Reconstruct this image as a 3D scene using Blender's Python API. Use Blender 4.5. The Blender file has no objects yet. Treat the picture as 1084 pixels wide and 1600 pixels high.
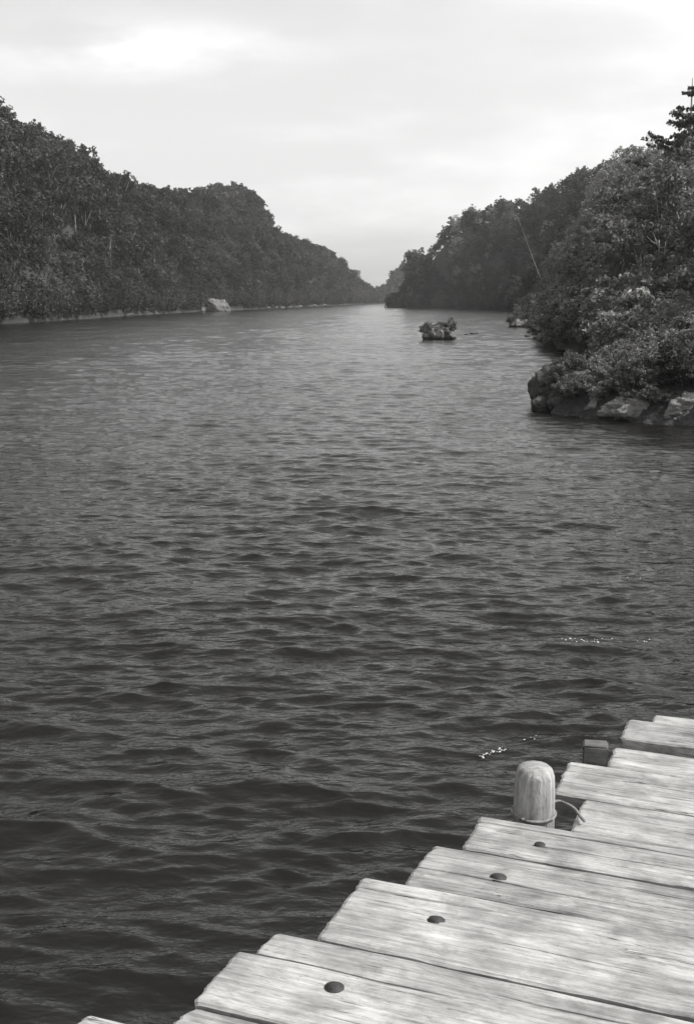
import bpy, math, random
import numpy as np
from mathutils import Vector, Matrix, noise

# ------------------------------------------------------------------ camera, world, sun
SC = bpy.context.scene
COL = SC.collection
F, HZ, EYE, DECK = 1797.0, 466.0, 4.0, 2.5
PITCH = math.atan((800 - HZ) / F)
cam_d = bpy.data.cameras.new('camera')
cam = bpy.data.objects.new('camera', cam_d)
COL.objects.link(cam)
cam.location = (0, 0, EYE)
cam.rotation_euler = (math.pi / 2 - PITCH, 0, 0)
cam_d.sensor_fit = 'VERTICAL'
cam_d.sensor_height = 24
cam_d.lens = 24 * F / 1600
cam_d.clip_start = 0.05
cam_d.clip_end = 20000
SC.camera = cam

SUN_AZ, SUN_EL = 102.0, 48.0          # azimuth clockwise from the view direction (+Y)
wd = bpy.data.worlds.new('World')
SC.world = wd
wd.use_nodes = True
wn, wl = wd.node_tree.nodes, wd.node_tree.links
wn.clear()
w_out = wn.new('ShaderNodeOutputWorld')
w_bg = wn.new('ShaderNodeBackground')
w_bg.inputs['Strength'].default_value = 0.12
sky = wn.new('ShaderNodeTexSky')
sky.sky_type = 'NISHITA'
sky.sun_disc = False
sky.sun_elevation = math.radians(SUN_EL)
sky.sun_rotation = math.radians(SUN_AZ)
sky.air_density = 1.0
sky.dust_density = 3.0
bw = wn.new('ShaderNodeRGBToBW')
wl.new(sky.outputs[0], bw.inputs[0])
# thin cloud: direction projected on a high flat layer
geo = wn.new('ShaderNodeTexCoord')
sep = wn.new('ShaderNodeSeparateXYZ')
wl.new(geo.outputs['Generated'], sep.inputs[0])
def wmath(op, a, b=None, clamp=False):
    n = wn.new('ShaderNodeMath'); n.operation = op; n.use_clamp = clamp
    for i, v in enumerate((a, b)):
        if v is None: continue
        if isinstance(v, (int, float)): n.inputs[i].default_value = v
        else: wl.new(v, n.inputs[i])
    return n.outputs[0]
zc = wmath('ADD', wmath('MAXIMUM', sep.outputs[2], 0.0), 0.16)
px = wmath('DIVIDE', sep.outputs[0], zc)
py = wmath('DIVIDE', sep.outputs[1], zc)
cmb = wn.new('ShaderNodeCombineXYZ')
wl.new(px, cmb.inputs[0]); wl.new(py, cmb.inputs[1])
def wnoise(scale, detail, off, sx=1.0, sy=1.0):
    mp = wn.new('ShaderNodeMapping')
    mp.inputs['Location'].default_value = off
    mp.inputs['Scale'].default_value = (sx, sy, 1)
    wl.new(cmb.outputs[0], mp.inputs[0])
    n = wn.new('ShaderNodeTexNoise')
    n.inputs['Scale'].default_value = scale
    n.inputs['Detail'].default_value = detail
    n.inputs['Roughness'].default_value = 0.55
    wl.new(mp.outputs[0], n.inputs['Vector'])
    return n.outputs['Fac']
def wramp(v, a, b):
    m = wn.new('ShaderNodeMapRange'); m.interpolation_type = 'SMOOTHSTEP'
    m.inputs['From Min'].default_value = a; m.inputs['From Max'].default_value = b
    wl.new(v, m.inputs['Value'])
    return m.outputs['Result']
c1 = wramp(wnoise(0.9, 6, (3.1, 1.7, 0), 1.0, 0.8), 0.46, 0.72)
c2 = wramp(wnoise(2.2, 5, (7.3, 4.2, 0), 0.7, 1.0), 0.50, 0.80)
cl = wmath('ADD', wmath('ADD', wmath('MULTIPLY', c1, 0.30), wmath('MULTIPLY', c2, 0.16)), 0.20)
# the one brighter cloud bank high on the left
def wgauss(ax, el, sa, se):
    v = Vector((math.sin(math.radians(ax)) * math.cos(math.radians(el)), math.cos(math.radians(ax)) * math.cos(math.radians(el)), math.sin(math.radians(el))))
    s = v.z + 0.16
    cx, cy = v.x / s, v.y / s
    dx = wmath('DIVIDE', wmath('SUBTRACT', px, cx), sa)
    dy = wmath('DIVIDE', wmath('SUBTRACT', py, cy), se)
    r2 = wmath('ADD', wmath('MULTIPLY', dx, dx), wmath('MULTIPLY', dy, dy))
    return wmath('POWER', 2.718, wmath('MULTIPLY', r2, -1.0))
bank = wmath('MULTIPLY', wgauss(-10.0, 11.2, 0.30, 0.16), wramp(wnoise(3.0, 6, (1.2, 8.8, 0)), 0.30, 0.62))
cl = wmath('ADD', cl, wmath('MULTIPLY', bank, 0.45))
bank2 = wmath('MULTIPLY', wgauss(15.0, 15.0, 0.42, 0.5), wramp(wnoise(1.6, 5, (4.2, 2.8, 0)), 0.15, 0.62))
cl = wmath('ADD', cl, wmath('MULTIPLY', bank2, 0.40))
CLOUD = 6.2
mx = wn.new('ShaderNodeMix'); mx.data_type = 'FLOAT'
wl.new(wmath('MINIMUM', cl, 1.0), mx.inputs['Factor'])
wl.new(bw.outputs[0], mx.inputs['A'])
mx.inputs['B'].default_value = CLOUD
wl.new(mx.outputs['Result'], w_bg.inputs['Color'])
wl.new(w_bg.outputs[0], w_out.inputs['Surface'])

sd = bpy.data.lights.new('sun', 'SUN')
sd.energy = 2.8
sd.angle = math.radians(1.5)
sd.color = (1.0, 0.985, 0.96)
sun = bpy.data.objects.new('sun', sd)
COL.objects.link(sun)
sv = Vector((math.sin(math.radians(SUN_AZ)) * math.cos(math.radians(SUN_EL)), math.cos(math.radians(SUN_AZ)) * math.cos(math.radians(SUN_EL)), math.sin(math.radians(SUN_EL))))
sun.rotation_euler = sv.to_track_quat('Z', 'Y').to_euler()
SC.view_settings.view_transform = 'Standard'
SC.view_settings.look = 'None'
SC.view_settings.exposure = 0.95
SC.view_settings.gamma = 1.0
SC.cycles.max_bounces = 6
SC.cycles.transparent_max_bounces = 8
SC.cycles.sample_clamp_indirect = 4.0

rnd = random.Random(11)
nrs = np.random.RandomState(5)

# ------------------------------------------------------------------ helpers
def ray(x, y):
    cx, cy = (x - 542) / F, (800 - y) / F
    return cx, math.cos(PITCH) + cy * math.sin(PITCH), -math.sin(PITCH) + cy * math.cos(PITCH)
def un(x, y, h=EYE):
    dx, dy, dz = ray(x, y)
    t = -h / dz
    return dx * t, dy * t
def azel(x, y):
    dx, dy, dz = ray(x, y)
    return math.atan2(dx, dy), dz / math.hypot(dx, dy)

def tag(o, label=None, cat=None, group=None, kind=None):
    if label: o['label'] = label
    if cat: o['category'] = cat
    if group: o['group'] = group
    if kind: o['kind'] = kind
    return o
def mesh_np(name, verts, faces=None, quads=None, mats=(), smooth=False):
    me = bpy.data.meshes.new(name)
    verts = np.asarray(verts, dtype=np.float32)
    if quads is not None:
        q = np.asarray(quads, dtype=np.int32)
        me.vertices.add(len(verts)); me.vertices.foreach_set('co', verts.ravel())
        me.loops.add(q.size); me.loops.foreach_set('vertex_index', q.ravel())
        me.polygons.add(len(q))
        me.polygons.foreach_set('loop_start', np.arange(0, q.size, q.shape[1], dtype=np.int32))
        me.update(calc_edges=True)
    else:
        me.from_pydata(verts.tolist(), [], faces)
    for m in mats: me.materials.append(m)
    if smooth:
        me.polygons.foreach_set('use_smooth', np.ones(len(me.polygons), dtype=bool))
    me.validate()
    return me
def link(name, me, parent=None, loc=None):
    o = bpy.data.objects.new(name, me)
    COL.objects.link(o)
    if parent: o.parent = parent
    if loc is not None: o.location = loc
    return o

def fbm(x, y, z=0.0, oct=4, seed=0.0):
    v, a, f = 0.0, 1.0, 1.0
    for i in range(oct):
        v += a * noise.noise(Vector((x * f + seed, y * f + seed * 1.7, z * f - seed)))
        a *= 0.5; f *= 2.03
    return v

# ------------------------------------------------------------------ materials
def mat(name):
    m = bpy.data.materials.new(name); m.use_nodes = True
    nt = m.node_tree
    nt.nodes.clear()
    out = nt.nodes.new('ShaderNodeOutputMaterial')
    return m, nt.nodes, nt.links, out
def nmath(N, L, op, a, b=None, clamp=False):
    n = N.new('ShaderNodeMath'); n.operation = op; n.use_clamp = clamp
    for i, v in enumerate((a, b)):
        if v is None: continue
        if isinstance(v, (int, float)): n.inputs[i].default_value = v
        else: L.new(v, n.inputs[i])
    return n.outputs[0]
def nnoise(N, L, vec, scale, detail=4, rough=0.5, sc=None, loc=None, dist=0.0):
    if sc or loc:
        mp = N.new('ShaderNodeMapping')
        if sc: mp.inputs['Scale'].default_value = sc
        if loc: mp.inputs['Location'].default_value = loc
        L.new(vec, mp.inputs[0]); vec = mp.outputs[0]
    n = N.new('ShaderNodeTexNoise')
    n.inputs['Scale'].default_value = scale; n.inputs['Detail'].default_value = detail
    n.inputs['Roughness'].default_value = rough; n.inputs['Distortion'].default_value = dist
    L.new(vec, n.inputs['Vector'])
    return n.outputs['Fac']
def nramp(N, L, v, a, b, lo=0.0, hi=1.0):
    m = N.new('ShaderNodeMapRange'); m.interpolation_type = 'SMOOTHSTEP'
    m.inputs['From Min'].default_value = a; m.inputs['From Max'].default_value = b
    m.inputs['To Min'].default_value = lo; m.inputs['To Max'].default_value = hi
    L.new(v, m.inputs['Value'])
    return m.outputs['Result']
def bump(N, L, h, dist, strength=1.0, prev=None):
    b = N.new('ShaderNodeBump'); b.inputs['Distance'].default_value = dist; b.inputs['Strength'].default_value = strength
    L.new(h, b.inputs['Height'])
    if prev: L.new(prev, b.inputs['Normal'])
    return b.outputs[0]
def grey(N, L, v, tint=(1, 1, 1)):
    c = N.new('ShaderNodeCombineColor')
    for i in range(3):
        L.new(nmath(N, L, 'MULTIPLY', v, tint[i]), c.inputs[i])
    return c.outputs[0]

def leaf_mat(name, base, var=0.45, tint=(1.0, 1.0, 0.95), trans=0.3):
    m, N, L, out = mat(name)
    oi = N.new('ShaderNodeObjectInfo')
    tc = N.new('ShaderNodeTexCoord')
    g = N.new('ShaderNodeNewGeometry')
    n = nnoise(N, L, tc.outputs['Object'], 0.9, 3)
    r = nmath(N, L, 'MULTIPLY', nmath(N, L, 'SUBTRACT', oi.outputs['Random'], 0.5), 2 * var)
    k = nmath(N, L, 'ADD', 1.0, r)
    k2 = nramp(N, L, n, 0.3, 0.7, 0.75, 1.3)
    k3 = nramp(N, L, g.outputs['Random Per Island'], 0.0, 1.0, 0.7, 1.35)
    v = nmath(N, L, 'MULTIPLY', nmath(N, L, 'MULTIPLY', k, k2), k3)
    v = nmath(N, L, 'MULTIPLY', v, base)
    # drifts of paler and darker species across the slopes
    pt = nnoise(N, L, g.outputs['Position'], 0.055, 3, 0.6)
    v = nmath(N, L, 'MULTIPLY', v, nramp(N, L, pt, 0.36, 0.64, 0.62, 1.5))
    col = grey(N, L, v, tint)
    d = N.new('ShaderNodeBsdfPrincipled')
    d.inputs['Roughness'].default_value = 0.6
    d.inputs['Specular IOR Level'].default_value = 0.25
    L.new(col, d.inputs['Base Color'])
    t = N.new('ShaderNodeBsdfTranslucent'); L.new(col, t.inputs[0])
    mxs = N.new('ShaderNodeMixShader'); mxs.inputs[0].default_value = trans
    L.new(d.outputs[0], mxs.inputs[1]); L.new(t.outputs[0], mxs.inputs[2])
    L.new(mxs.outputs[0], out.inputs['Surface'])
    return m
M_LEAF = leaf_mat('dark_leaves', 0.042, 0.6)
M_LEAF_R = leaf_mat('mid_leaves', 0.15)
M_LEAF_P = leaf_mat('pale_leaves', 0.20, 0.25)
M_CON = leaf_mat('needle_leaves', 0.11, 0.2)

def bark_mat(name, base):
    m, N, L, out = mat(name)
    tc = N.new('ShaderNodeTexCoord')
    n = nnoise(N, L, tc.outputs['Object'], 5, 4, 0.6, sc=(1, 1, 0.25))
    v = nramp(N, L, n, 0.3, 0.7, base * 0.6, base * 1.4)
    p = N.new('ShaderNodeBsdfPrincipled'); p.inputs['Roughness'].default_value = 0.85
    L.new(grey(N, L, v, (1, .98, .95)), p.inputs['Base Color'])
    L.new(bump(N, L, n, 0.03), p.inputs['Normal'])
    L.new(p.outputs[0], out.inputs['Surface'])
    return m
M_BARK = bark_mat('bark', 0.12)
M_BARK_P = bark_mat('pale_bark', 0.30)

def rock_mat(name, lo, hi, scale=1.2):
    m, N, L, out = mat(name)
    tc = N.new('ShaderNodeTexCoord')
    g = N.new('ShaderNodeNewGeometry')
    n1 = nnoise(N, L, g.outputs['Position'], scale, 8, 0.62)
    n2 = nnoise(N, L, g.outputs['Position'], scale * 6, 6, 0.65, sc=(1, 1, 2.2))
    v = nramp(N, L, n1, 0.35, 0.65, lo, hi)
    v = nmath(N, L, 'MULTIPLY', v, nramp(N, L, n2, 0.3, 0.7, 0.6, 1.25))
    # dark wet band at the waterline
    sp = N.new('ShaderNodeSeparateXYZ'); L.new(g.outputs['Position'], sp.inputs[0])
    wet = nramp(N, L, nmath(N, L, 'ADD', sp.outputs[2], nmath(N, L, 'MULTIPLY', n1, 0.3)), 0.25, 0.5, 0.3, 1.0)
    v = nmath(N, L, 'MULTIPLY', v, wet)
    p = N.new('ShaderNodeBsdfPrincipled'); p.inputs['Roughness'].default_value = 0.85
    L.new(grey(N, L, v, (1, .99, .96)), p.inputs['Base Color'])
    nb = bump(N, L, n1, 0.25)
    nb = bump(N, L, n2, 0.05, 1.0, nb)
    L.new(nb, p.inputs['Normal'])
    L.new(p.outputs[0], out.inputs['Surface'])
    return m
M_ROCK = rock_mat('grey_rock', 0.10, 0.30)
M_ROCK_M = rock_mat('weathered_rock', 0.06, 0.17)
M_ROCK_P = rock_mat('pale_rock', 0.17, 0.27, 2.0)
M_ROCK_D = rock_mat('dark_shaded_rock', 0.025, 0.08)  # dark stone; the low tone also paints in shade at the headland's left tip

def ground_mat():
    m, N, L, out = mat('undergrowth_ground')
    g = N.new('ShaderNodeNewGeometry')
    sp = N.new('ShaderNodeSeparateXYZ'); L.new(g.outputs['Position'], sp.inputs[0])
    n1 = nnoise(N, L, g.outputs['Position'], 0.25, 6, 0.6)
    n2 = nnoise(N, L, g.outputs['Position'], 2.5, 6, 0.65)
    veg = nramp(N, L, n2, 0.3, 0.7, 0.015, 0.045)
    rock = nramp(N, L, n2, 0.3, 0.7, 0.025, 0.10)
    band = nramp(N, L, nmath(N, L, 'SUBTRACT', sp.outputs[2], nmath(N, L, 'MULTIPLY', n1, 3.0)), -1.5, -0.9, 0.6, 0.0)
    x = N.new('ShaderNodeMix'); x.data_type = 'FLOAT'
    L.new(band, x.inputs['Factor']); L.new(veg, x.inputs['A']); L.new(rock, x.inputs['B'])
    p = N.new('ShaderNodeBsdfPrincipled'); p.inputs['Roughness'].default_value = 0.95
    L.new(grey(N, L, x.outputs['Result']), p.inputs['Base Color'])
    L.new(bump(N, L, n2, 0.7), p.inputs['Normal'])
    L.new(p.outputs[0], out.inputs['Surface'])
    return m
M_GROUND = ground_mat()

def water_mat():
    m, N, L, out = mat('river_water')
    g = N.new('ShaderNodeNewGeometry')
    P = g.outputs['Position']
    def ridged(n, k):        # sharp crests, rounded troughs
        a_ = nmath(N, L, 'MULTIPLY', nmath(N, L, 'ABSOLUTE', nmath(N, L, 'SUBTRACT', n, 0.5)), k)
        return nmath(N, L, 'SUBTRACT', 1.0, nmath(N, L, 'POWER', a_, 0.8))
    n1 = nnoise(N, L, P, 1.3, 3, 0.5, sc=(0.6, 1.8, 1.0))
    n2 = nnoise(N, L, P, 4.2, 3, 0.5, sc=(0.8, 1.7, 1.0), loc=(5, 3, 0))
    n3 = nnoise(N, L, P, 14.0, 2, 0.5, sc=(1.0, 1.4, 1.0), loc=(2, 9, 0))
    gp = nnoise(N, L, P, 0.045, 3, 0.5, sc=(0.6, 1.5, 1.0))
    gs = nramp(N, L, gp, 0.35, 0.65, 0.75, 1.25)
    nb = bump(N, L, nmath(N, L, 'MULTIPLY', n1, gs), 0.06)
    nb = bump(N, L, nmath(N, L, 'MULTIPLY', n2, gs), 0.034, 1.0, nb)
    nb = bump(N, L, nmath(N, L, 'MULTIPLY', n3, gs), 0.008, 1.0, nb)
    p = N.new('ShaderNodeBsdfPrincipled')
    p.inputs['Base Color'].default_value = (0.007, 0.0068, 0.006, 1)
    p.inputs['Roughness'].default_value = 0.09
    p.inputs['IOR'].default_value = 1.333
    L.new(nb, p.inputs['Normal'])
    L.new(p.outputs[0], out.inputs['Surface'])
    return m
M_WATER = water_mat()

def wood_mat(name, base, dark=0.35, stain=True, up=False):
    m, N, L, out = mat(name)
    tc = N.new('ShaderNodeTexCoord'); g = N.new('ShaderNodeNewGeometry')
    oi = N.new('ShaderNodeObjectInfo')
    O = tc.outputs['Object']
    # shift the pattern from plank to plank
    cmbv = N.new('ShaderNodeCombineXYZ')
    L.new(nmath(N, L, 'MULTIPLY', oi.outputs['Random'], 37.0), cmbv.inputs[0])
    L.new(nmath(N, L, 'MULTIPLY', oi.outputs['Random'], 11.0), cmbv.inputs[1])
    va = N.new('ShaderNodeVectorMath'); va.operation = 'ADD'
    L.new(O, va.inputs[0]); L.new(cmbv.outputs[0], va.inputs[1])
    V = va.outputs[0]
    if up:       # grain runs up the post
        mr = N.new('ShaderNodeMapping'); mr.inputs['Rotation'].default_value = (0, math.pi / 2, 0)
        L.new(V, mr.inputs[0]); V = mr.outputs[0]
    fine = nnoise(N, L, V, 1.0, 6, 0.65, sc=(5, 110, 30), dist=0.15)
    mid = nnoise(N, L, V, 1.0, 5, 0.6, sc=(2.2, 28, 10), dist=0.5)
    blot = nnoise(N, L, V, 5.0, 6, 0.6)
    spots = nnoise(N, L, V, 26.0, 5, 0.7, sc=(0.6, 1, 1))
    crack = nnoise(N, L, V, 1.0, 3, 0.55, sc=(1.6, 46, 8), dist=0.6)
    ck = nramp(N, L, nmath(N, L, 'ABSOLUTE', nmath(N, L, 'SUBTRACT', crack, 0.40)), 0.0, 0.010, 1.0, 0.0)
    gate = nramp(N, L, nnoise(N, L, V, 2.3, 2, 0.5, loc=(3, 3, 3)), 0.50, 0.58)
    ck = nmath(N, L, 'MULTIPLY', ck, gate)
    v = nramp(N, L, fine, 0.36, 0.64, base * 0.80, base * 1.14)
    v = nmath(N, L, 'MULTIPLY', v, nramp(N, L, mid, 0.3, 0.7, 0.84, 1.12))
    v = nmath(N, L, 'MULTIPLY', v, nramp(N, L, blot, 0.32, 0.68, 0.74, 1.18))
    v = nmath(N, L, 'MULTIPLY', v, nramp(N, L, spots, 0.26, 0.42, 0.72, 1.0))
    v = nmath(N, L, 'MULTIPLY', v, nramp(N, L, ck, 0.0, 1.0, 1.0, dark))
    mott = nnoise(N, L, V, 14.0, 8, 0.75, sc=(0.45, 1, 1), dist=0.8)
    v = nmath(N, L, 'MULTIPLY', v, nramp(N, L, mott, 0.36, 0.60, 0.72, 1.08))
    fleck = nnoise(N, L, V, 60.0, 4, 0.7, sc=(0.35, 1.3, 1))
    v = nmath(N, L, 'MULTIPLY', v, nramp(N, L, fleck, 0.30, 0.42, 0.60, 1.0))
    if stain:
        st = nnoise(N, L, g.outputs['Position'], 3.1, 4, 0.6, loc=(0.3, 1.1, 0))
        v = nmath(N, L, 'MULTIPLY', v, nramp(N, L, st, 0.56, 0.66, 1.0, 0.72))
    v = nmath(N, L, 'MULTIPLY', v, nramp(N, L, oi.outputs['Random'], 0, 1, 0.9, 1.08))
    p = N.new('ShaderNodeBsdfPrincipled'); p.inputs['Roughness'].default_value = 0.8
    p.inputs['Specular IOR Level'].default_value = 0.3
    L.new(grey(N, L, v, (1, .995, .97)), p.inputs['Base Color'])
    nb = bump(N, L, fine, 0.006)
    nb = bump(N, L, mid, 0.006, 1.0, nb)
    nb = bump(N, L, nmath(N, L, 'SUBTRACT', 1.0, ck), 0.004, 1.0, nb)
    L.new(nb, p.inputs['Normal'])
    L.new(p.outputs[0], out.inputs['Surface'])
    return m
M_WOOD = wood_mat('weathered_deck_wood', 0.33)
M_WOOD_D = wood_mat('dark_wet_timber', 0.10, stain=False)
M_POST = wood_mat('grey_post_timber', 0.30, stain=False, up=True)

def simple(name, v, rough=0.7, metal=0.0, nscale=20, amt=0.3, bd=0.002):
    m, N, L, out = mat(name)
    tc = N.new('ShaderNodeTexCoord')
    n = nnoise(N, L, tc.outputs['Object'], nscale, 5, 0.6)
    p = N.new('ShaderNodeBsdfPrincipled'); p.inputs['Roughness'].default_value = rough; p.inputs['Metallic'].default_value = metal
    L.new(grey(N, L, nramp(N, L, n, 0.3, 0.7, v * (1 - amt), v * (1 + amt)), (1, .98, .95)), p.inputs['Base Color'])
    L.new(bump(N, L, n, bd), p.inputs['Normal'])
    L.new(p.outputs[0], out.inputs['Surface'])
    return m
M_IRON = simple('rusted_iron', 0.028, 0.75, 0.2, 90)
M_ROPE = simple('weathered_rope', 0.17, 0.9, 0, 60)
M_FLECKS = simple('white_flecks', 0.5, 0.6, 0, 30, 0.1)

# ------------------------------------------------------------------ terrain
left_shore = [(-64, -400), (-62, 0), (-59, 120)] + [un(*q) for q in ((0, 506), (60, 503), (100, 500), (150, 497), (200, 493), (262, 490), (330, 486), (380, 484), (420, 482), (455, 480.5), (500, 478.5), (540, 476.5), (575, 474.6))] + [(30, 960), (60, 1010), (400, 1100)]
left_poly = left_shore + [(400, 4000), (-4000, 4000), (-4000, -400)]
right_shore = [(7.5, -400), (7.5, 4), (10, 12), (13.5, 24), (13.2, 32), (11.3, 36.2), (9.6, 37.5), (8.3, 38.8), (7.2, 40.6), (7.6, 43), (10.3, 48), (14.0, 60), (17.8, 78)] + [un(*q) for q in ((872, 545), (862, 531), (852, 516), (843, 506), (822, 488.5), (800, 486), (780, 484.5), (740, 482.6), (700, 481.6), (650, 480.8), (606, 480.2))] + [(22, 560), (60, 700)]
right_poly = right_shore + [(4000, 700), (4000, -400)]

def poly_sd(px, py, poly):
    d = np.full(px.shape, 1e9); inside = np.zeros(px.shape, bool)
    n = len(poly)
    for i in range(n):
        ax, ay = poly[i]; bx, by = poly[(i + 1) % n]
        vx, vy = bx - ax, by - ay
        t = np.clip(((px - ax) * vx + (py - ay) * vy) / (vx * vx + vy * vy + 1e-9), 0, 1)
        d = np.minimum(d, np.hypot(px - ax - t * vx, py - ay - t * vy))
        c = ((ay > py) != (by > py)) & (px < (bx - ax) * (py - ay) / ((by - ay) if by != ay else 1e-9) + ax)
        inside ^= c
    return np.where(inside, d, -d)

SKY_PX = [(-400, 90), (-150, 120), (0, 167), (30, 179), (60, 197), (100, 217), (130, 237), (150, 257), (175, 273), (200, 286), (240, 293), (270, 296), (300, 296), (340, 290), (370, 287), (392, 296), (408, 316), (418, 334), (426, 358), (440, 365), (480, 378), (510, 389), (535, 410), (553, 427), (568, 441), (580, 447), (598, 447),
          (604, 444), (612, 427), (628, 412), (645, 400), (662, 400), (672, 398), (680, 374), (700, 350), (730, 330), (780, 316), (830, 311), (850, 298), (870, 284), (900, 270), (940, 257), (980, 248), (1010, 238), (1040, 228), (1084, 215), (1250, 190), (1500, 170)]
SKY_AZ = np.array([azel(*q)[0] for q in SKY_PX]); SKY_EL = np.array([azel(*q)[1] for q in SKY_PX])
def tan_sky(az): return np.interp(az, SKY_AZ, SKY_EL)

def vnoise2(x, y, seed=0):
    # cheap smooth value noise with numpy
    xi, yi = np.floor(x).astype(np.int64), np.floor(y).astype(np.int64)
    fx, fy = x - xi, y - yi
    fx, fy = fx * fx * (3 - 2 * fx), fy * fy * (3 - 2 * fy)
    def h(a, b):
        n = (a * 374761393 + b * 668265263 + seed * 69069) & 0x7fffffff
        n = ((n ^ (n >> 13)) * 1274126177) & 0x7fffffff
        return ((n ^ (n >> 16)) & 0xffff) / 65535.0
    return (h(xi, yi) * (1 - fx) + h(xi + 1, yi) * fx) * (1 - fy) + (h(xi, yi + 1) * (1 - fx) + h(xi + 1, yi + 1) * fx) * fy

fovd = np.radians(np.concatenate([np.arange(-180, -30, 3.0), np.arange(-30, 30, 0.12), np.arange(30, 180.1, 3.0)]))
rr = np.concatenate([[0.5], np.geomspace(10, 1300, 760), [1700, 2400, 3500]])
AZ, RR = np.meshgrid(fovd, rr, indexing='ij')
TX, TY = RR * np.sin(AZ), RR * np.cos(AZ)
dl, dr = poly_sd(TX, TY, left_poly), poly_sd(TX, TY, right_poly)
def rise(dl, dr, x, y):
    n = vnoise2(x / 14, y / 14, 3) * 0.7 + vnoise2(x / 5, y / 5, 8) * 0.3
    zl = 1.2 * (1 - np.exp(-np.maximum(dl, 0) / 0.8)) + (1.35 + 0.6 * (n - 0.5)) * np.maximum(dl, 0)
    zr = 1.0 * (1 - np.exp(-np.maximum(dr, 0) / 0.7)) + 0.32 * np.clip(dr, 0, 6) + (1.7 + 0.6 * (n - 0.5)) * np.maximum(dr - 6, 0)
    return np.where(dl > 0, zl, np.where(dr > 0, zr, np.maximum(-3.0, 0.6 * np.maximum(dl, dr))))
TREE_H = np.where(dl > 0, 6.0, 6.0)
RZ = rise(dl, dr, TX, TY)
cap = EYE + RR * tan_sky(AZ) - TREE_H
cap = np.maximum(cap - 1.5, 1.2)
TZ = np.where(RZ > 0, np.minimum(RZ, cap), RZ)
# after the crest of each ray the ground stays level, then falls gently
CREST = np.full(len(fovd), 2000.0)
for i in range(len(fovd)):
    hit = np.where((RZ[i] > cap[i]) & (RZ[i] > 6))[0]
    if len(hit):
        j = hit[0]; CREST[i] = rr[j]
        lim = TZ[i, j] - 0.02 * (rr - rr[j])
        sel = (np.arange(len(rr)) > j) & (TZ[i] > 0)
        TZ[i] = np.where(sel, np.minimum(TZ[i], np.maximum(lim, 0.5)), TZ[i])
na, nr = AZ.shape
idx = np.arange(na * nr).reshape(na, nr)
q = np.stack([idx[:-1, :-1], idx[:-1, 1:], idx[1:, 1:], idx[1:, :-1]], -1).reshape(-1, 4)
tv = np.stack([TX, TY, TZ], -1).reshape(-1, 3)
me = mesh_np('hillside', tv, quads=q, mats=[M_GROUND], smooth=True)
tag(link('hills', me), 'wooded hills along both banks of the river', kind='structure')

def ground_z(x, y):
    az, r = math.atan2(x, y), math.hypot(x, y)
    i = int(np.clip(np.searchsorted(fovd, az) - 1, 0, na - 2)); j = int(np.clip(np.searchsorted(rr, r) - 1, 0, nr - 2))
    a = (az - fovd[i]) / (fovd[i + 1] - fovd[i]); b = (r - rr[j]) / (rr[j + 1] - rr[j])
    return float((TZ[i, j] * (1 - a) + TZ[i + 1, j] * a) * (1 - b) + (TZ[i, j + 1] * (1 - a) + TZ[i + 1, j + 1] * a) * b)

# ------------------------------------------------------------------ water
def build_water():
    az = np.radians(np.concatenate([np.arange(-180, -40, 4.0), np.arange(-40, -22, 0.5), np.arange(-22, 22, 0.14), np.arange(22, 40, 0.5), np.arange(40, 180.1, 4.0)]))
    r = [0.4]
    while r[-1] < 5000:
        x = r[-1]
        r.append(x + (0.036 if 3.0 < x < 11 else 0.3 if x <= 3.0 else 0.0035 * x if x < 600 else 0.1 * x))
    r = np.array(r)
    A, R = np.meshgrid(az, r, indexing='ij')
    X, Y = R * np.sin(A), R * np.cos(A)
    dR = np.gradient(r)[None, :] * np.ones_like(A)
    dA = np.gradient(az)[:, None] * R
    sp = np.maximum(dR, dA * 0.35)
    Z = np.zeros_like(X); DX = np.zeros_like(X); DY = np.zeros_like(X)
    rs = np.random.RandomState(3)
    gust = 0.75 + 0.5 * vnoise2(X / 9 + 50, Y / 14 + 50, 4)
    for k in range(140):
        lam = 0.16 * 9.0 ** (rs.rand() ** 1.05) if k < 120 else 1.8 + 4 * rs.rand()
        th = math.radians(-96 + rs.randn() * 25)     # travelling towards the viewer
        kx, ky = math.cos(th) * 2 * math.pi / lam, math.sin(th) * 2 * math.pi / lam
        amp = 0.0027 * lam ** 0.52 if k < 120 else 0.0016 * lam
        ph = rs.rand() * 6.283
        w = np.clip((lam / sp - 1.2) / 1.5, 0, 1) * gust
        a = kx * X + ky * Y + ph
        s, c = np.sin(a), np.cos(a)
        Z += w * amp * c
        DX -= w * amp * 0.9 * math.cos(th) * s; DY -= w * amp * 0.9 * math.sin(th) * s
    n, m = A.shape
    ii = np.arange(n * m).reshape(n, m)
    q = np.stack([ii[:-1, :-1], ii[:-1, 1:], ii[1:, 1:], ii[1:, :-1]], -1).reshape(-1, 4)
    v = np.stack([X + DX, Y + DY, Z], -1).reshape(-1, 3)
    me = mesh_np('river', v, quads=q[:, ::-1], mats=[M_WATER], smooth=True)
    tag(link('water', me), 'dark rippled river water', kind='structure')
build_water()

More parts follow.
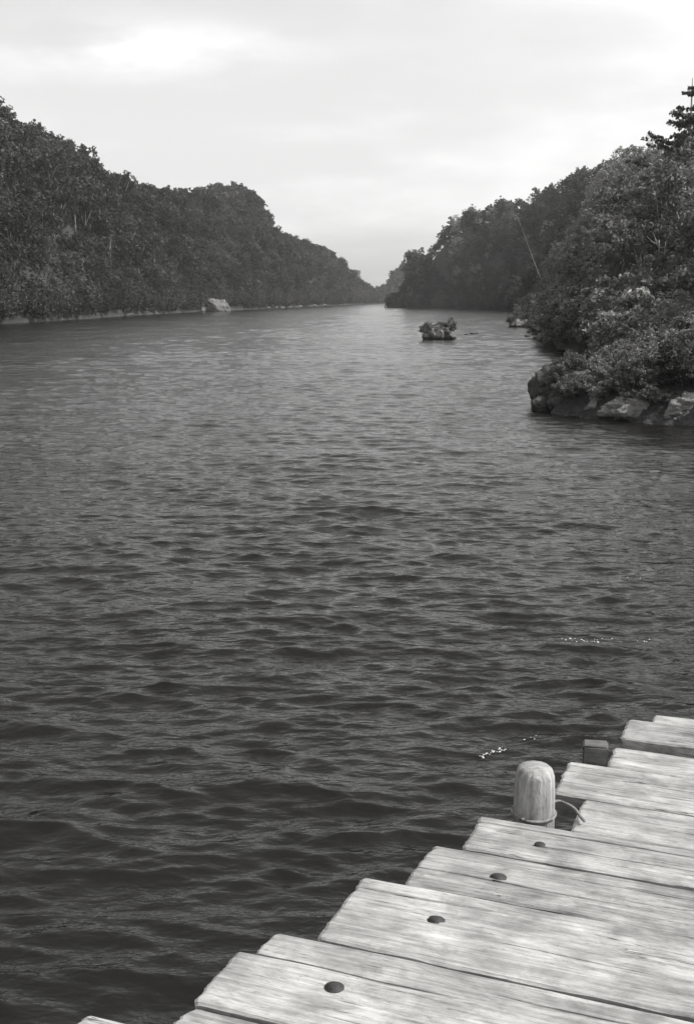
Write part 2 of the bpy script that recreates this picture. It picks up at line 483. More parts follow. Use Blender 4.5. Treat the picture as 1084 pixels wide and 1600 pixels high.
# ------------------------------------------------------------------ plants
def tube(pts, rads, seg=6):
    V, Fc = [], []
    n = len(pts)
    for i, (p, r) in enumerate(zip(pts, rads)):
        p = Vector(p)
        t = (Vector(pts[min(i + 1, n - 1)]) - Vector(pts[max(i - 1, 0)])).normalized()
        a = t.orthogonal().normalized() if abs(t.z) < 0.95 else Vector((1, 0, 0)).cross(t).normalized()
        b = t.cross(a)
        for k in range(seg):
            an = 2 * math.pi * k / seg
            V.append(p + (a * math.cos(an) + b * math.sin(an)) * r)
    for i in range(n - 1):
        for k in range(seg):
            Fc.append((i * seg + k, i * seg + (k + 1) % seg, (i + 1) * seg + (k + 1) % seg, (i + 1) * seg + k))
    Fc.append(tuple(range(seg))[::-1]); Fc.append(tuple(range((n - 1) * seg, n * seg)))
    return V, Fc
def merge(parts):
    V, Fc = [], []
    for v, f in parts:
        o = len(V); V += [tuple(x) for x in v]; Fc += [tuple(i + o for i in g) for g in f]
    return V, Fc

def leaves(centers, radii, per, size, rs, flat=0.75, upn=0.4):
    """leaf sprays: rhombus faces scattered through clumps"""
    C = np.repeat(np.asarray(centers, float), per, 0); Rr = np.repeat(np.asarray(radii, float), per)
    n = len(C)
    d = rs.randn(n, 3); d /= np.linalg.norm(d, axis=1)[:, None]
    rad = Rr * (0.45 + 0.55 * rs.rand(n) ** 0.5)
    off = d * rad[:, None]; off[:, 2] *= flat
    P = C + off
    nrm = d * 0.7 + rs.randn(n, 3) * 0.45; nrm[:, 2] += upn
    nrm /= np.linalg.norm(nrm, axis=1)[:, None]
    t = np.cross(nrm, rs.randn(n, 3)); t /= np.linalg.norm(t, axis=1)[:, None] + 1e-9
    b = np.cross(nrm, t)
    s = size * (0.6 + 0.8 * rs.rand(n))[:, None]
    sag = nrm * s * 0.25
    V = np.stack([P - t * s - sag, P - b * s * 0.45, P + t * s - sag, P + b * s * 0.45], 1).reshape(-1, 3)
    q = np.arange(n * 4).reshape(n, 4)
    return V, q

def broadleaf(name, seed, H, W, nclump, per, leaf, low=0.12, lumps=1.0, topheavy=0.0, material=None, bark=None):
    rs = np.random.RandomState(seed); rr_ = random.Random(seed)
    cen, rad = [], []
    # main boughs give the uneven outline
    boughs = []
    nb = 6 + rr_.randrange(4)
    for k in range(nb):
        a = 2 * math.pi * k / nb + rr_.uniform(-.5, .5)
        z = H * rr_.uniform(low + 0.15, 0.86)
        zz = (z / H - 0.5 * (1 - topheavy)) / 0.6
        w = W * 0.5 * math.sqrt(max(0.12, 1 - zz * zz)) * rr_.uniform(0.6, 1.1)
        boughs.append((Vector((math.cos(a) * w * .62, math.sin(a) * w * .62, z)), W * rr_.uniform(0.2, 0.33) * lumps))
    boughs.append((Vector((rr_.uniform(-.3, .3), rr_.uniform(-.3, .3), H * 0.86)), W * 0.24 * lumps))
    for k in range(nclump):
        b, br = boughs[rr_.randrange(len(boughs))]
        d = Vector((rr_.gauss(0, 1), rr_.gauss(0, 1), rr_.gauss(0, 1) * 0.8 + 0.15)).normalized() * br * rr_.uniform(0.55, 1.08)
        p = b + d
        if p.z < H * low: p.z = H * low + rr_.random() * 0.4
        cen.append(tuple(p)); rad.append(W * rr_.uniform(0.05, 0.1))
    V, q = leaves(cen, rad, per, leaf, rs)
    crown = mesh_np(name + '_crown', V, quads=q, mats=[material or M_LEAF])
    parts = []
    lean = Vector((rr_.uniform(-.3, .3), rr_.uniform(-.3, .3), 0))
    tp = [Vector((0, 0, -0.8)), Vector((0, 0, 0)), Vector((0, 0, H * .3)) + lean * .5, Vector((0, 0, H * .6)) + lean, Vector((0, 0, H * .85)) + lean * 1.4]
    parts.append(tube(tp, [H * .03, H * .024, H * .018, H * .012, H * .004]))
    for b, br in boughs:
        s = tp[2].lerp(tp[3], rr_.random() * 0.9)
        m_ = s.lerp(b, 0.5) + Vector((0, 0, -0.1 * H * rr_.random()))
        parts.append(tube([s, m_, b], [H * .010, H * .007, H * .003], 5))
    v, f = merge(parts)
    trunk = mesh_np(name + '_trunk', v, f, mats=[bark or M_BARK], smooth=True)
    return trunk, crown

def conifer(name, seed, H, W, tiers, material=M_CON, leaf=0.16, gap=0.5):
    rr_ = random.Random(seed); rs = np.random.RandomState(seed)
    parts = [tube([(0, 0, -.8), (0, 0, 0), (0.05, 0, H * .5), (0, 0, H)], [H * .025, H * .02, H * .012, H * .002])]
    cen, rad = [], []
    for t in range(tiers):
        u = (t + 0.5) / tiers
        z = H * (0.16 + 0.82 * u)
        L = W * 0.5 * (1 - u) ** 0.75 * rr_.uniform(0.7, 1.15) + 0.12
        nb = rr_.choice((4, 5, 6, 7)) if u < .7 else rr_.choice((3, 4))
        z += rr_.uniform(-.25, .25) * H / tiers
        for k in range(nb):
            a = 2 * math.pi * k / nb + rr_.uniform(-.5, .5) + t
            l = L * rr_.uniform(0.4, 1.15)
            d = Vector((math.cos(a), math.sin(a), 0))
            s = Vector((0, 0, z)); e = s + d * l + Vector((0, 0, l * 0.22))
            m_ = s.lerp(e, .5) - Vector((0, 0, l * .06))
            parts.append(tube([s, m_, e], [H * .005, H * .0035, H * .0015], 4))
            for j in range(max(3, int(l / 0.10))):
                w = rr_.uniform(0.2, 1.05)
                p = s.lerp(m_, w * 2) if w < .5 else m_.lerp(e, w * 2 - 1)
                side = d.cross(Vector((0, 0, 1))) * rr_.uniform(-1, 1) * l * 0.42 * w + Vector((0, 0, rr_.uniform(-.16, .12) * min(1, l)))
                cen.append(tuple(p + side)); rad.append(0.12 + 0.16 * rr_.random() * (1 - u * .5))
    V, q = leaves(cen, rad, 10, leaf * .6, rs, flat=0.8)
    crown = mesh_np(name + '_crown', V, quads=q, mats=[material])
    v, f = merge(parts)
    trunk = mesh_np(name + '_trunk', v, f, mats=[M_BARK], smooth=True)
    return trunk, crown

def shrub(name, seed, H, W, stems, per, leaf, material, upright=0.5):
    rr_ = random.Random(seed); rs = np.random.RandomState(seed)
    parts, cen, rad = [], [], []
    for k in range(stems):
        a = rr_.uniform(0, 6.283); l = W * .5 * rr_.random() ** 0.6
        e = Vector((math.cos(a) * l, math.sin(a) * l, H * rr_.uniform(0.35, 1.0) * (1 - 0.45 * (2 * l / W) ** 2)))
        m_ = Vector((e.x * 0.35, e.y * 0.35, e.z * 0.55))
        parts.append(tube([Vector((e.x * .08, e.y * .08, -0.25)), m_, e], [.018 * H, .012 * H, .004 * H], 4))
        for j in range(5):
            w = 0.35 + 0.65 * j / 4
            p = m_.lerp(e, w)
            cen.append((p.x + rr_.uniform(-.06, .06) * W, p.y + rr_.uniform(-.06, .06) * W, p.z)); rad.append(W * rr_.uniform(.05, .10))
    V, q = leaves(cen, rad, per, leaf, rs, flat=0.9, upn=upright)
    crown = mesh_np(name + '_foliage', V, quads=q, mats=[material])
    v, f = merge(parts)
    return mesh_np(name + '_stems', v, f, mats=[M_BARK], smooth=True), crown

def plant(name, pair, loc, rz, scl, label, cat, group=None, parts=('trunk', 'crown')):
    r = bpy.data.objects.new(name, None)
    COL.objects.link(r)
    r.empty_display_size = 0.5
    r.location = loc; r.rotation_euler = (0, 0, rz); r.scale = scl
    tag(r, label, cat, group)
    a = link(parts[0], pair[0], r)
    b = link(parts[1], pair[1], r)
    return r, b

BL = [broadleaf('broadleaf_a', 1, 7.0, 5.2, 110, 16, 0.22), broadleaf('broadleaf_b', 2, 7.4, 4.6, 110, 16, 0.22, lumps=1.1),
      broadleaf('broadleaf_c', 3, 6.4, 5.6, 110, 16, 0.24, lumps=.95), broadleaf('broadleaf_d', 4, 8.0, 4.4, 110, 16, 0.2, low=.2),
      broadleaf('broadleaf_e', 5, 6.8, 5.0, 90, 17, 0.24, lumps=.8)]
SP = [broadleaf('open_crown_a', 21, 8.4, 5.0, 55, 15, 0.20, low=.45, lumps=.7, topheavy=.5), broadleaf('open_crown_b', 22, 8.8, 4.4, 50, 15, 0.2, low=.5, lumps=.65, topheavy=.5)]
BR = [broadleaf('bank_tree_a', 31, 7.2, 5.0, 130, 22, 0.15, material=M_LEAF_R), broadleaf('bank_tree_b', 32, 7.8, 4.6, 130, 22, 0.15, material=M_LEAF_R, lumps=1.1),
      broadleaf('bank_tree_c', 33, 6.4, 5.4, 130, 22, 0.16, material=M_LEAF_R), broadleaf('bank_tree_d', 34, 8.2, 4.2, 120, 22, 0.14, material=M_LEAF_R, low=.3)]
BP = [broadleaf('pale_tree', 41, 7.2, 4.8, 120, 22, 0.15, material=M_LEAF_P, bark=M_BARK_P)]
BU = [broadleaf('bush_a', 45, 3.0, 4.6, 90, 16, 0.20, low=0.0, lumps=1.15), broadleaf('bush_b', 46, 2.6, 4.2, 90, 20, 0.15, low=0.0, lumps=1.15, material=M_LEAF_R)]
KINDS = BL + SP + BR + BP + BU       # indices 0-4 dark, 5-6 open, 7-10 bank, 11 pale

# scatter the forest on both banks
cands = []
def scatter(x0, x1, y0, y1, step, left):
    xs = np.arange(x0, x1, step); ys = np.arange(y0, y1, step)
    X, Y = np.meshgrid(xs, ys)
    X = X + nrs.uniform(-.42, .42, X.shape) * step; Y = Y + nrs.uniform(-.42, .42, Y.shape) * step
    X, Y = X.ravel(), Y.ravel()
    az, r = np.arctan2(X, Y), np.hypot(X, Y)
    d = poly_sd(X, Y, left_poly if left else right_poly)
    ci = np.clip(np.searchsorted(fovd, az) - 1, 0, na - 1)
    ok = (d > 0.6) & (np.abs(az) < math.radians(24)) & (r < CREST[ci] + 16 + 0.03 * r) & (r > 20)
    return [(float(x), float(y), float(dd), float(c)) for x, y, dd, c in zip(X[ok], Y[ok], d[ok], CREST[ci][ok])]
bushes = []
sets = []
sets += [(p, 'L') for p in scatter(-190, 0, 150, 420, 4.7, True)]
sets += [(p, 'L') for p in scatter(-200, 10, 420, 700, 5.3, True)]
sets += [(p, 'L') for p in scatter(-200, 160, 700, 1150, 5.6, True)]
sets += [(p, 'R') for p in scatter(6, 130, 34, 200, 3.3, False)]
sets += [(p, 'R') for p in scatter(6, 200, 200, 400, 3.8, False)]
sets += [(p, 'R') for p in scatter(10, 200, 400, 640, 4.6, False)]
def along(shore, y0, y1, step, side):
    out = []
    for (ax, ay), (bx, by) in zip(shore[:-1], shore[1:]):
        L_ = math.hypot(bx - ax, by - ay); n = max(1, int(L_ / step))
        for k in range(n):
            t = (k + nrs.rand()) / n
            x, y = ax + (bx - ax) * t, ay + (by - ay) * t
            if not (y0 < y < y1): continue
            nx, ny = ((by - ay) / L_, -(bx - ax) / L_) if side == 'R' else (-(by - ay) / L_, (bx - ax) / L_)
            o = nrs.uniform(0.3, 1.6)
            if abs(math.atan2(x, y)) < math.radians(24): out.append(((x + nx * o, y + ny * o, 1.0, 1e4), side))
    return out
bushes = along(left_shore, 150, 1000, 1.3, 'L') + along(right_shore, 62, 620, .9, 'R')
bushes += [(p, 'L') for p in scatter(-190, 10, 150, 620, 4.2, True)] + [(p, 'R') for p in scatter(6, 150, 60, 420, 3.6, False)]
bushes = [((x_, y_, -1.0 - d_, c_), sd__) for (x_, y_, d_, c_), sd__ in bushes]
sets += bushes
n_tree = len(sets) - len(bushes)
for (x, y, d, crest), side in sets:
    r = math.hypot(x, y); az = math.atan2(x, y)
    isb = d < 0
    if isb: d = -1.0 - d
    if side == 'R' and r < 62 and d < 9: continue          # the rocky headland gets its own plants
    if side == 'R' and r < 62 and x < 0.23 * y: continue
    z = ground_z(x, y)
    if z < 0.15 and d != 1.0: continue
    z = max(z, 0.15)
    s = nrs.uniform(0.6, 1.12) if nrs.rand() < .85 else nrs.uniform(1.15, 1.5)
    s *= 1.38 if side == 'L' else 1.15
    k = int(nrs.randint(0, 5))
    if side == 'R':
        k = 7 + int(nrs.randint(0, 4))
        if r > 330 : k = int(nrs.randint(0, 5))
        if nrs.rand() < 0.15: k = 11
    if d < 2.5: s *= nrs.uniform(0.4, 0.7)
    elif d < 6: s *= nrs.uniform(0.6, 0.9)
    elif abs(r - crest) < 14 and nrs.rand() < 0.22: k = 5 + int(nrs.randint(0, 2)); s = nrs.uniform(.7, .95)
    if side == 'R' and r < 260:
        wmax = (d + 0.2) / (3.5 if not isb else 3.1)
        s = min(s, max(0.22, wmax))
    # cap the height so that the crowns follow the skyline
    top = EYE + r * float(tan_sky(az)) - z
    if isb:
        k = 12 if side == 'L' or r > 330 else 13
        s = nrs.uniform(.7, 1.25)
    H = 3.0 if isb else 7.2 if k not in (5, 6) else 8.6
    if H * s > top + min(1.0, .005 * r): s = max(0.3, (top + nrs.uniform(-1.2, min(1.6, .006 * r))) / H)
    g = 1.0 + max(0.0, r - 450) / 900
    cands.append((r, az, x, y, z, s * g if r > 450 and H * s * g < top + 1 else s, k, side, d))
inview = [c for c in cands if abs(c[1]) < math.radians(17.2)]
# rank by size in the picture; crude visibility: drop what stands far behind the crest
inview.sort(key=lambda c: -c[5] / c[0])
keep_ids = set(id(c) for c in [c for c in inview if c[6] < 12][:250] + [c for c in inview if c[6] >= 12][:110])
used = {}
RW = 'zero one two three four five six seven eight nine ten'.split()
ORD = 'leftmost second third fourth fifth sixth seventh eighth ninth tenth eleventh twelfth thirteenth fourteenth fifteenth sixteenth seventeenth eighteenth nineteenth twentieth'.split() + ['twenty-first', 'twenty-second', 'twenty-third', 'twenty-fourth', 'twenty-fifth', 'twenty-sixth', 'twenty-seventh', 'twenty-eighth', 'twenty-ninth', 'thirtieth']
def region_label(c):
    r, az, x, y, z, s, k, side, d = c
    col = 542 + F * math.tan(az) ; bush = k >= 12
    kind = ('low ' if s < .95 else 'tall ') + 'bushes' if bush else 'pale trees' if k == 11 else ('short ' if s < .62 else 'middling ' if s < .85 else 'tall ') + ('open crowned trees' if k in (5, 6) else 'trees')
    if side == 'L':
        b = min(5, max(0, int(col / 70)))
        wh = ['at the picture edge', 'near the picture edge', 'under the falling skyline', 'under the ridge saddle', 'above the slanting slab', 'under the bluff'][b]
        hb = 0 if d < 5 else 1 if z < 22 else 2
        hh = ['low on left hillside', 'halfway up left hillside', 'high on left hillside'][hb]
    else:
        b = 0 if col < 800 else 1 if col < 850 else 2 if col < 900 else 3 if col < 950 else 4 if col < 1000 else 5 if col < 1045 else 6
        wh = ['left of the islet', 'above the farther islet', 'left of the headland', 'above the headland tip', 'above the pale shrubs', 'around the slender trunks', 'at the picture edge'][b]
        hb = 0 if r < 90 and d < 12 else 1 if d < 7 else 2 if z < 16 else 3
        hh = ['behind the headland', 'beside water on right bank', 'midway up right hillside', 'high on right hillside'][hb]
    dist = 'nearer' if r < (320 if side == 'L' else 130) else 'farther'
    return kind, hh, wh, dist
def region_label_old(c):
    r, az, x, y, z, s, k, side, d = c
    pale = k == 11
    if side == 'L':
        if d < 6: return ('low dark tree at the foot of the left hillside above the water', 'trees at the foot of the left hillside')
        if z > 20: return ('dark leafy tree high on the left hillside near its skyline', 'trees high on the left hillside')
        return ('dark leafy tree halfway up the steep left hillside', 'trees halfway up the left hillside')
    if pale: return ('pale grey leafy tree among darker trees on the right bank', 'pale trees on the right bank')
    if r < 90: return ('leafy tree on the right bank just behind the rocky headland', 'trees just behind the headland')
    if d < 6: return ('leafy tree leaning over the water edge of the right bank', 'trees at the water edge of the right bank')
    if z > 14: return ('leafy tree high on the right hillside under its skyline', 'trees high on the right hillside')
    return ('leafy tree on the lower slope of the right hillside', 'trees on the lower right hillside')
rest = []
bins = {}
for c in cands:
    if id(c) in keep_ids: bins.setdefault(region_label(c), []).append(c)
LAB = {}
for (kind, hh, wh, dist), cs in bins.items():
    cs.sort(key=lambda c: c[1])
    for n_, c in enumerate(cs):
        one = kind[:-2] if kind.endswith('bushes') else kind[:-1]
        lb = ('%s of the %s %s %s, %s' % (ORD[min(n_, 29)], dist, kind, hh, wh)) if len(cs) > 1 else 'the single %s %s %s, %s' % (dist, one, hh, wh)
        LAB[id(c)] = (lb, '%s %s' % (kind, hh))
for c in cands:
    if id(c) in keep_ids:
        r, az, x, y, z, s, k, side, d = c
        lb, gr = LAB[id(c)]
        nm = 'bush' if k >= 12 else 'pale_tree' if k == 11 else 'open_crowned_tree' if k in (5, 6) else 'broadleaf_tree'
        t, cr = plant(nm, KINDS[k], (x, y, z - 0.2), rnd.uniform(0, 6.28), (s, s, s * rnd.uniform(.92, 1.08)), lb, 'bush' if k >= 12 else 'tree', gr)
        used.setdefault(k, cr)
    else:
        rest.append(c)
for k in range(len(KINDS)):       # every kind needs one standing tree for the forest to copy
    if k not in used:
        c = next((c for c in sorted(rest, key=lambda c: c[0]) if c[6] == k), None)
        if c is None: continue
        rest.remove(c)
        lb, gr = region_label_old(c)
        t, cr = plant('open_crowned_tree' if k in (5, 6) else 'broadleaf_tree', KINDS[k], (c[2], c[3], c[4] - .2), 1.0, (c[5],) * 3, lb, 'tree', gr)
        used[k] = cr

def forest_object(name, pts, crowns, label):
    order = sorted(crowns)
    me = bpy.data.meshes.new(name)
    n = len(pts)
    me.vertices.add(n)
    me.vertices.foreach_set('co', np.array([(p[2], p[3], p[4] - 0.2) for p in pts], np.float32).ravel())
    a = me.attributes.new('kind_index', 'INT', 'POINT'); a.data.foreach_set('value', np.array([order.index(p[6]) for p in pts], np.int32))
    a = me.attributes.new('turn', 'FLOAT_VECTOR', 'POINT'); a.data.foreach_set('vector', np.array([(0, 0, rnd.uniform(0, 6.28)) for p in pts], np.float32).ravel())
    a = me.attributes.new('size', 'FLOAT_VECTOR', 'POINT'); a.data.foreach_set('vector', np.array([(p[5], p[5], p[5] * rnd.uniform(.9, 1.1)) for p in pts], np.float32).ravel())
    o = link(name, me)
    ng = bpy.data.node_groups.new('scatter_trees', 'GeometryNodeTree')
    ng.interface.new_socket('Geometry', in_out='INPUT', socket_type='NodeSocketGeometry')
    ng.interface.new_socket('Geometry', in_out='OUTPUT', socket_type='NodeSocketGeometry')
    N, L = ng.nodes, ng.links
    gi, go = N.new('NodeGroupInput'), N.new('NodeGroupOutput')
    ip = N.new('GeometryNodeInstanceOnPoints')
    jn = N.new('GeometryNodeJoinGeometry')
    infos = []
    for k in order:
        oi = N.new('GeometryNodeObjectInfo'); oi.transform_space = 'ORIGINAL'
        oi.inputs['Object'].default_value = crowns[k]; oi.inputs['As Instance'].default_value = True
        infos.append(oi)
    for oi in reversed(infos): L.new(oi.outputs['Geometry'], jn.inputs[0])
    def attr(nm, ty, out):
        a = N.new('GeometryNodeInputNamedAttribute'); a.data_type = ty; a.inputs[0].default_value = nm
        return a.outputs[out]
    L.new(gi.outputs[0], ip.inputs['Points']); L.new(jn.outputs[0], ip.inputs['Instance'])
    ip.inputs['Pick Instance'].default_value = True
    L.new(attr('kind_index', 'INT', 'Attribute'), ip.inputs['Instance Index'])
    L.new(attr('turn', 'FLOAT_VECTOR', 'Attribute'), ip.inputs['Rotation'])
    L.new(attr('size', 'FLOAT_VECTOR', 'Attribute'), ip.inputs['Scale'])
    L.new(ip.outputs[0], go.inputs[0])
    md = o.modifiers.new('scatter', 'NODES'); md.node_group = ng
    tag(o, label, 'forest', kind='stuff')
    return o
forest_object('forest', rest, used, 'dense distant forest covering the hills on both sides of the river')
print('CREST', [(x_, round(float(CREST[int(np.searchsorted(fovd, azel(x_, 300)[0]))]))) for x_ in range(0, 1085, 40)])
print('TREES', len(cands), 'individual', len(keep_ids), 'rest', len(rest))

def at_depth(px_, py_, r):
    """ground point seen at picture column px_ at distance r"""
    az = azel(px_, py_)[0]
    return r * math.sin(az), r * math.cos(az)
# --- trees with a place of their own
def single(name, pair, pxx, dist, label, cat='tree', top_y=None, H=None, wscale=1.0, rz=0.0):
    ci_ = int(np.clip(np.searchsorted(fovd, azel(pxx, 300)[0]) - 1, 0, na - 1))
    if dist is None: dist = min(float(CREST[ci_]), 1000) + 2
    x, y = at_depth(pxx, 300, dist)
    z = ground_z(x, y)
    s = 1.0
    if top_y is not None:
        t = EYE + dist * azel(pxx, top_y)[1]
        s = max(0.2, (t - z + 0.2) / H)
    return plant(name, pair, (x, y, z - 0.2), rz, (s * wscale, s * wscale, s), label, cat)
TALL = conifer('tall_pine', 51, 13.0, 10.5, 14, leaf=0.24)
ci = int(np.searchsorted(fovd, azel(1078, 220)[0]))
single('conifer_tree', TALL, 1072, None, 'tall tiered conifer rising alone above the right skyline', top_y=122, H=13.0, wscale=1.0)
SM = conifer('small_pine', 52, 6.0, 2.8, 10)
single('conifer_tree', SM, 782, None, 'small pointed tree poking above the middle of the right skyline', top_y=305, H=6.0)
single('conifer_tree', SM, 738, None, 'small pointed tree at the left end of the high right skyline', top_y=318, H=6.0)
single('conifer_tree', SM, 1013, None, 'small pointed tree on the right skyline beside the tall conifer', top_y=225, H=6.0)
single('round_tree', BL[2], 655, 520, 'rounded tree bulging up at the tip of the right point', top_y=391, H=6.4)
single('domed_tree', BL[0], 556, None, 'domed tree standing out at the far end of the left ridge', top_y=421, H=7.0)
for i, (xx, yy, dd, lb) in enumerate([(238, 286, 330, 'open crowned tree at the left end of the level left ridge'), (258, 289, 335, 'flat topped tree second along the level left ridge'),
                                      (345, 286, 410, 'open crowned tree midway along the level left ridge'), (364, 281, 420, 'tallest open crowned tree on the bluff of the left ridge'),
                                      (406, 306, 450, 'tree leaning out at the drop of the left bluff'), (418, 326, 455, 'lower tree sticking out under the drop of the left bluff')]):
    single('open_crowned_tree', SP[i % 2], xx, None, lb, top_y=yy, H=8.6, rz=i * 1.3, wscale=.9)
for i, (xx, yy, dd, lb) in enumerate([(711, 393 - 160 + 90, 0, '')][:0]): pass

# pale slender trunks standing on the right bank
def bare_trunk(name, base, top, r0, label, cat='tree', limbs=3):
    b, t = Vector(base), Vector(top)
    d = t - b
    rr_ = random.Random(int(b.x * 10))
    pts = [b + d * k / 6 + Vector((rr_.uniform(-.05, .05), rr_.uniform(-.05, .05), 0)) for k in range(7)]
    parts = [tube([p - b for p in pts], [r0 * (1 - 0.7 * k / 6) for k in range(7)], 7)]
    v, f = merge(parts)
    root = bpy.data.objects.new(name, None); COL.objects.link(root); root.location = b
    tag(root, label, cat)
    link('trunk', mesh_np(name, v, f, mats=[M_BARK_P], smooth=True), root)
    for k in range(limbs):
        s = d * rr_.uniform(.6, .95)
        e = s + Vector((rr_.uniform(-.8, .8), rr_.uniform(-.8, .8), rr_.uniform(.3, .8)))
        v, f = tube([s, s.lerp(e, .5) + Vector((0, 0, -.08)), e], [r0 * .3, r0 * .22, r0 * .1], 5)
        link('limb', mesh_np('limb', v, f, mats=[M_BARK_P], smooth=True), root)
    return root
def at_px(x, y, dist):
    dx, dy, dz = ray(x, y); k = dist / math.hypot(dx, dy)
    return (dx * k, dy * k, EYE + dz * k)

# ------------------------------------------------------------------ rocks
def rock(name, seed, sx, sy, sz, m, loc, label, rz=0.0, group=None, cat='rock', strat=0.0):
    import bmesh
    bm = bmesh.new()
    bmesh.ops.create_icosphere(bm, subdivisions=5, radius=1.0)
    rr_ = random.Random(seed)
    planes = [(Vector((rr_.gauss(0, 1), rr_.gauss(0, 1), rr_.gauss(0, 1))).normalized(), rr_.uniform(0.55, 0.9)) for _ in range(9)]
    for v in bm.verts:
        p = v.co.copy()
        for n, d in planes:
            e = p.dot(n) - d
            if e > 0: p -= n * e * 0.95
        k = 1 + 0.16 * fbm(p.x * 1.5, p.y * 1.5, p.z * 1.5, 4, seed) + 0.09 * fbm(p.x * 5, p.y * 5, p.z * 9, 4, seed + 4)
        p *= k
        v.co = Vector((p.x * sx, p.y * sy, p.z * sz))
    me = bpy.data.meshes.new(name); bm.to_mesh(me); bm.free()
    me.materials.append(m)
    for p in me.polygons: p.use_smooth = True
    o = link(name, me, loc=loc); o.rotation_euler = (0, 0, rz)
    tag(o, label, cat, group)
    return o

# islet in mid river, 115 m off
ix, iy = un(685, 530)
K = 115.45 / F
rock('rock', 61, 1.7, 1.1, .62, M_ROCK_M, (ix, iy + .3, 0.05), 'broad rock forming the base of the nearer bushy islet')
for i, (ox, oy, oz, sx, sz, lb) in enumerate([(-1.25, -.35, .35, .45, .5, 'pale boulder at the left end of the nearer islet'), (-.62, -.5, .55, .5, .62, 'upright pale boulder left of centre on the nearer islet'),
        (.02, -.6, .5, .5, .6, 'pale boulder at the middle of the nearer islet'), (.62, -.55, .6, .48, .62, 'pale boulder right of centre on the nearer islet'), (1.2, -.35, .42, .48, .55, 'pale boulder at the right end of the nearer islet'),
        (.3, -.15, .95, .4, .42, 'topmost pale boulder of the nearer islet')]):
    rock('rock', 62 + i * 17, sx, sx * .9, sz, M_ROCK_M if i % 2 else M_ROCK, (ix + ox, iy + oy, oz), lb, rz=i)
SH1 = shrub('islet_shrub', 71, 1.1, 1.4, 60, 14, 0.055, M_LEAF_R)
SH2 = shrub('islet_shrub_upright', 72, 1.5, 1.1, 60, 14, 0.055, M_LEAF_R)
SH3 = shrub('islet_shrub_pale', 73, .7, 1.3, 50, 14, 0.05, M_LEAF_P)
SP2 = ('stems', 'foliage')
plant('shrub', SH1, (ix - 1.1, iy + .0, .5), 0, (1.2, 1.2, 1.15), 'rounded shrub on the left end of the nearer islet', 'shrub', parts=SP2)
plant('shrub', SH2, (ix + 1.15, iy + .0, .5), 1, (1.3, 1.2, 1.2), 'tall upright shrub on the right end of the nearer islet', 'shrub', parts=SP2)
plant('shrub', SH3, (ix - .2, iy - .3, .8), 2, (1.1, 1, .9), 'low pale shrub among the boulders of the nearer islet', 'shrub', parts=SP2)
plant('shrub', SH1, (ix + .1, iy + .4, .6), 4, (1.3, 1.2, 1.05), 'broad shrub behind the boulders of the nearer islet', 'shrub', parts=SP2)
# second islet by the right bank
jx, jy = un(808, 511)
rock('rock', 65, 1.6, 1.1, .95, M_ROCK_P, (jx, jy + .2, .15), 'pale low rock of the farther islet near the right bank')
rock('rock', 66, .7, .5, .7, M_ROCK, (jx + 1.0, jy - .2, .35), 'grey boulder at the right end of the farther islet')
SMI = conifer('islet_pine', 53, 2.6, 2.2, 8, leaf=.12)
plant('conifer_shrub', SMI, (jx - .1, jy + .7, .6), 0, (1, 1, 1), 'small pointed bush rising from the farther islet', 'bush')
plant('shrub', SH1, (jx - 1.0, jy + .4, .5), 3, (1.1, 1.1, .9), 'low dark shrub at the left of the farther islet', 'shrub', parts=SP2)
plant('shrub', SH2, (jx + 1.0, jy + .7, .6), 3, (1, 1, .9), 'dark shrub at the right of the farther islet', 'shrub', parts=SP2)
for i, (xx, yy, w, lb) in enumerate([(740, 522, .55, 'small low rock awash between the two islets'), (728, 523, .25, 'tiny rock awash beside the small low rock'), (824, 526, .4, 'small rock just off the right bank below the farther islet'),
                                     (836, 523, .7, 'dark rock touching the right bank below the farther islet'), (846, 529, .8, 'larger dark rock at the foot of the right bank')]):
    x, y = un(xx, yy)
    rock('rock', 80 + i, w, w * .5, w * .28, M_ROCK_D, (x, y, .03), lb)
# pale slab and boulders at the foot of the left hillside
x, y = un(343, 487)
rock('rock', 91, 4.2, 3.0, 4.4, M_ROCK_M, (x - 1, y + 1.5, -0.2), 'big pale slanting slab at the foot of the left hillside', rz=.4)
rock('rock', 92, 1.0, 1.1, 1.7, M_ROCK_M, (x - 5.2, y - 1, .8), 'pale boulder left of the big slanting slab')
left_rocks = 0
for i in range(26):
    xx = 205 + i * 13 + rnd.uniform(-4, 4)
    yy = np.interp(xx, [0, 100, 200, 330, 420, 500, 575], [506, 500, 493, 486, 482, 478.5, 474.6])
    x, y = un(xx, yy)
    w = rnd.uniform(.7, 1.7) * (y / 350)
    rock('shore_rock', 100 + i, w, w * .8, w * .5, M_ROCK_M, (x - .3, y + .2, .1), '%s pale rock in the broken row along the left waterline' % ((ORD[:25] + ['rightmost'])[i]), group='pale rocks along the left waterline')

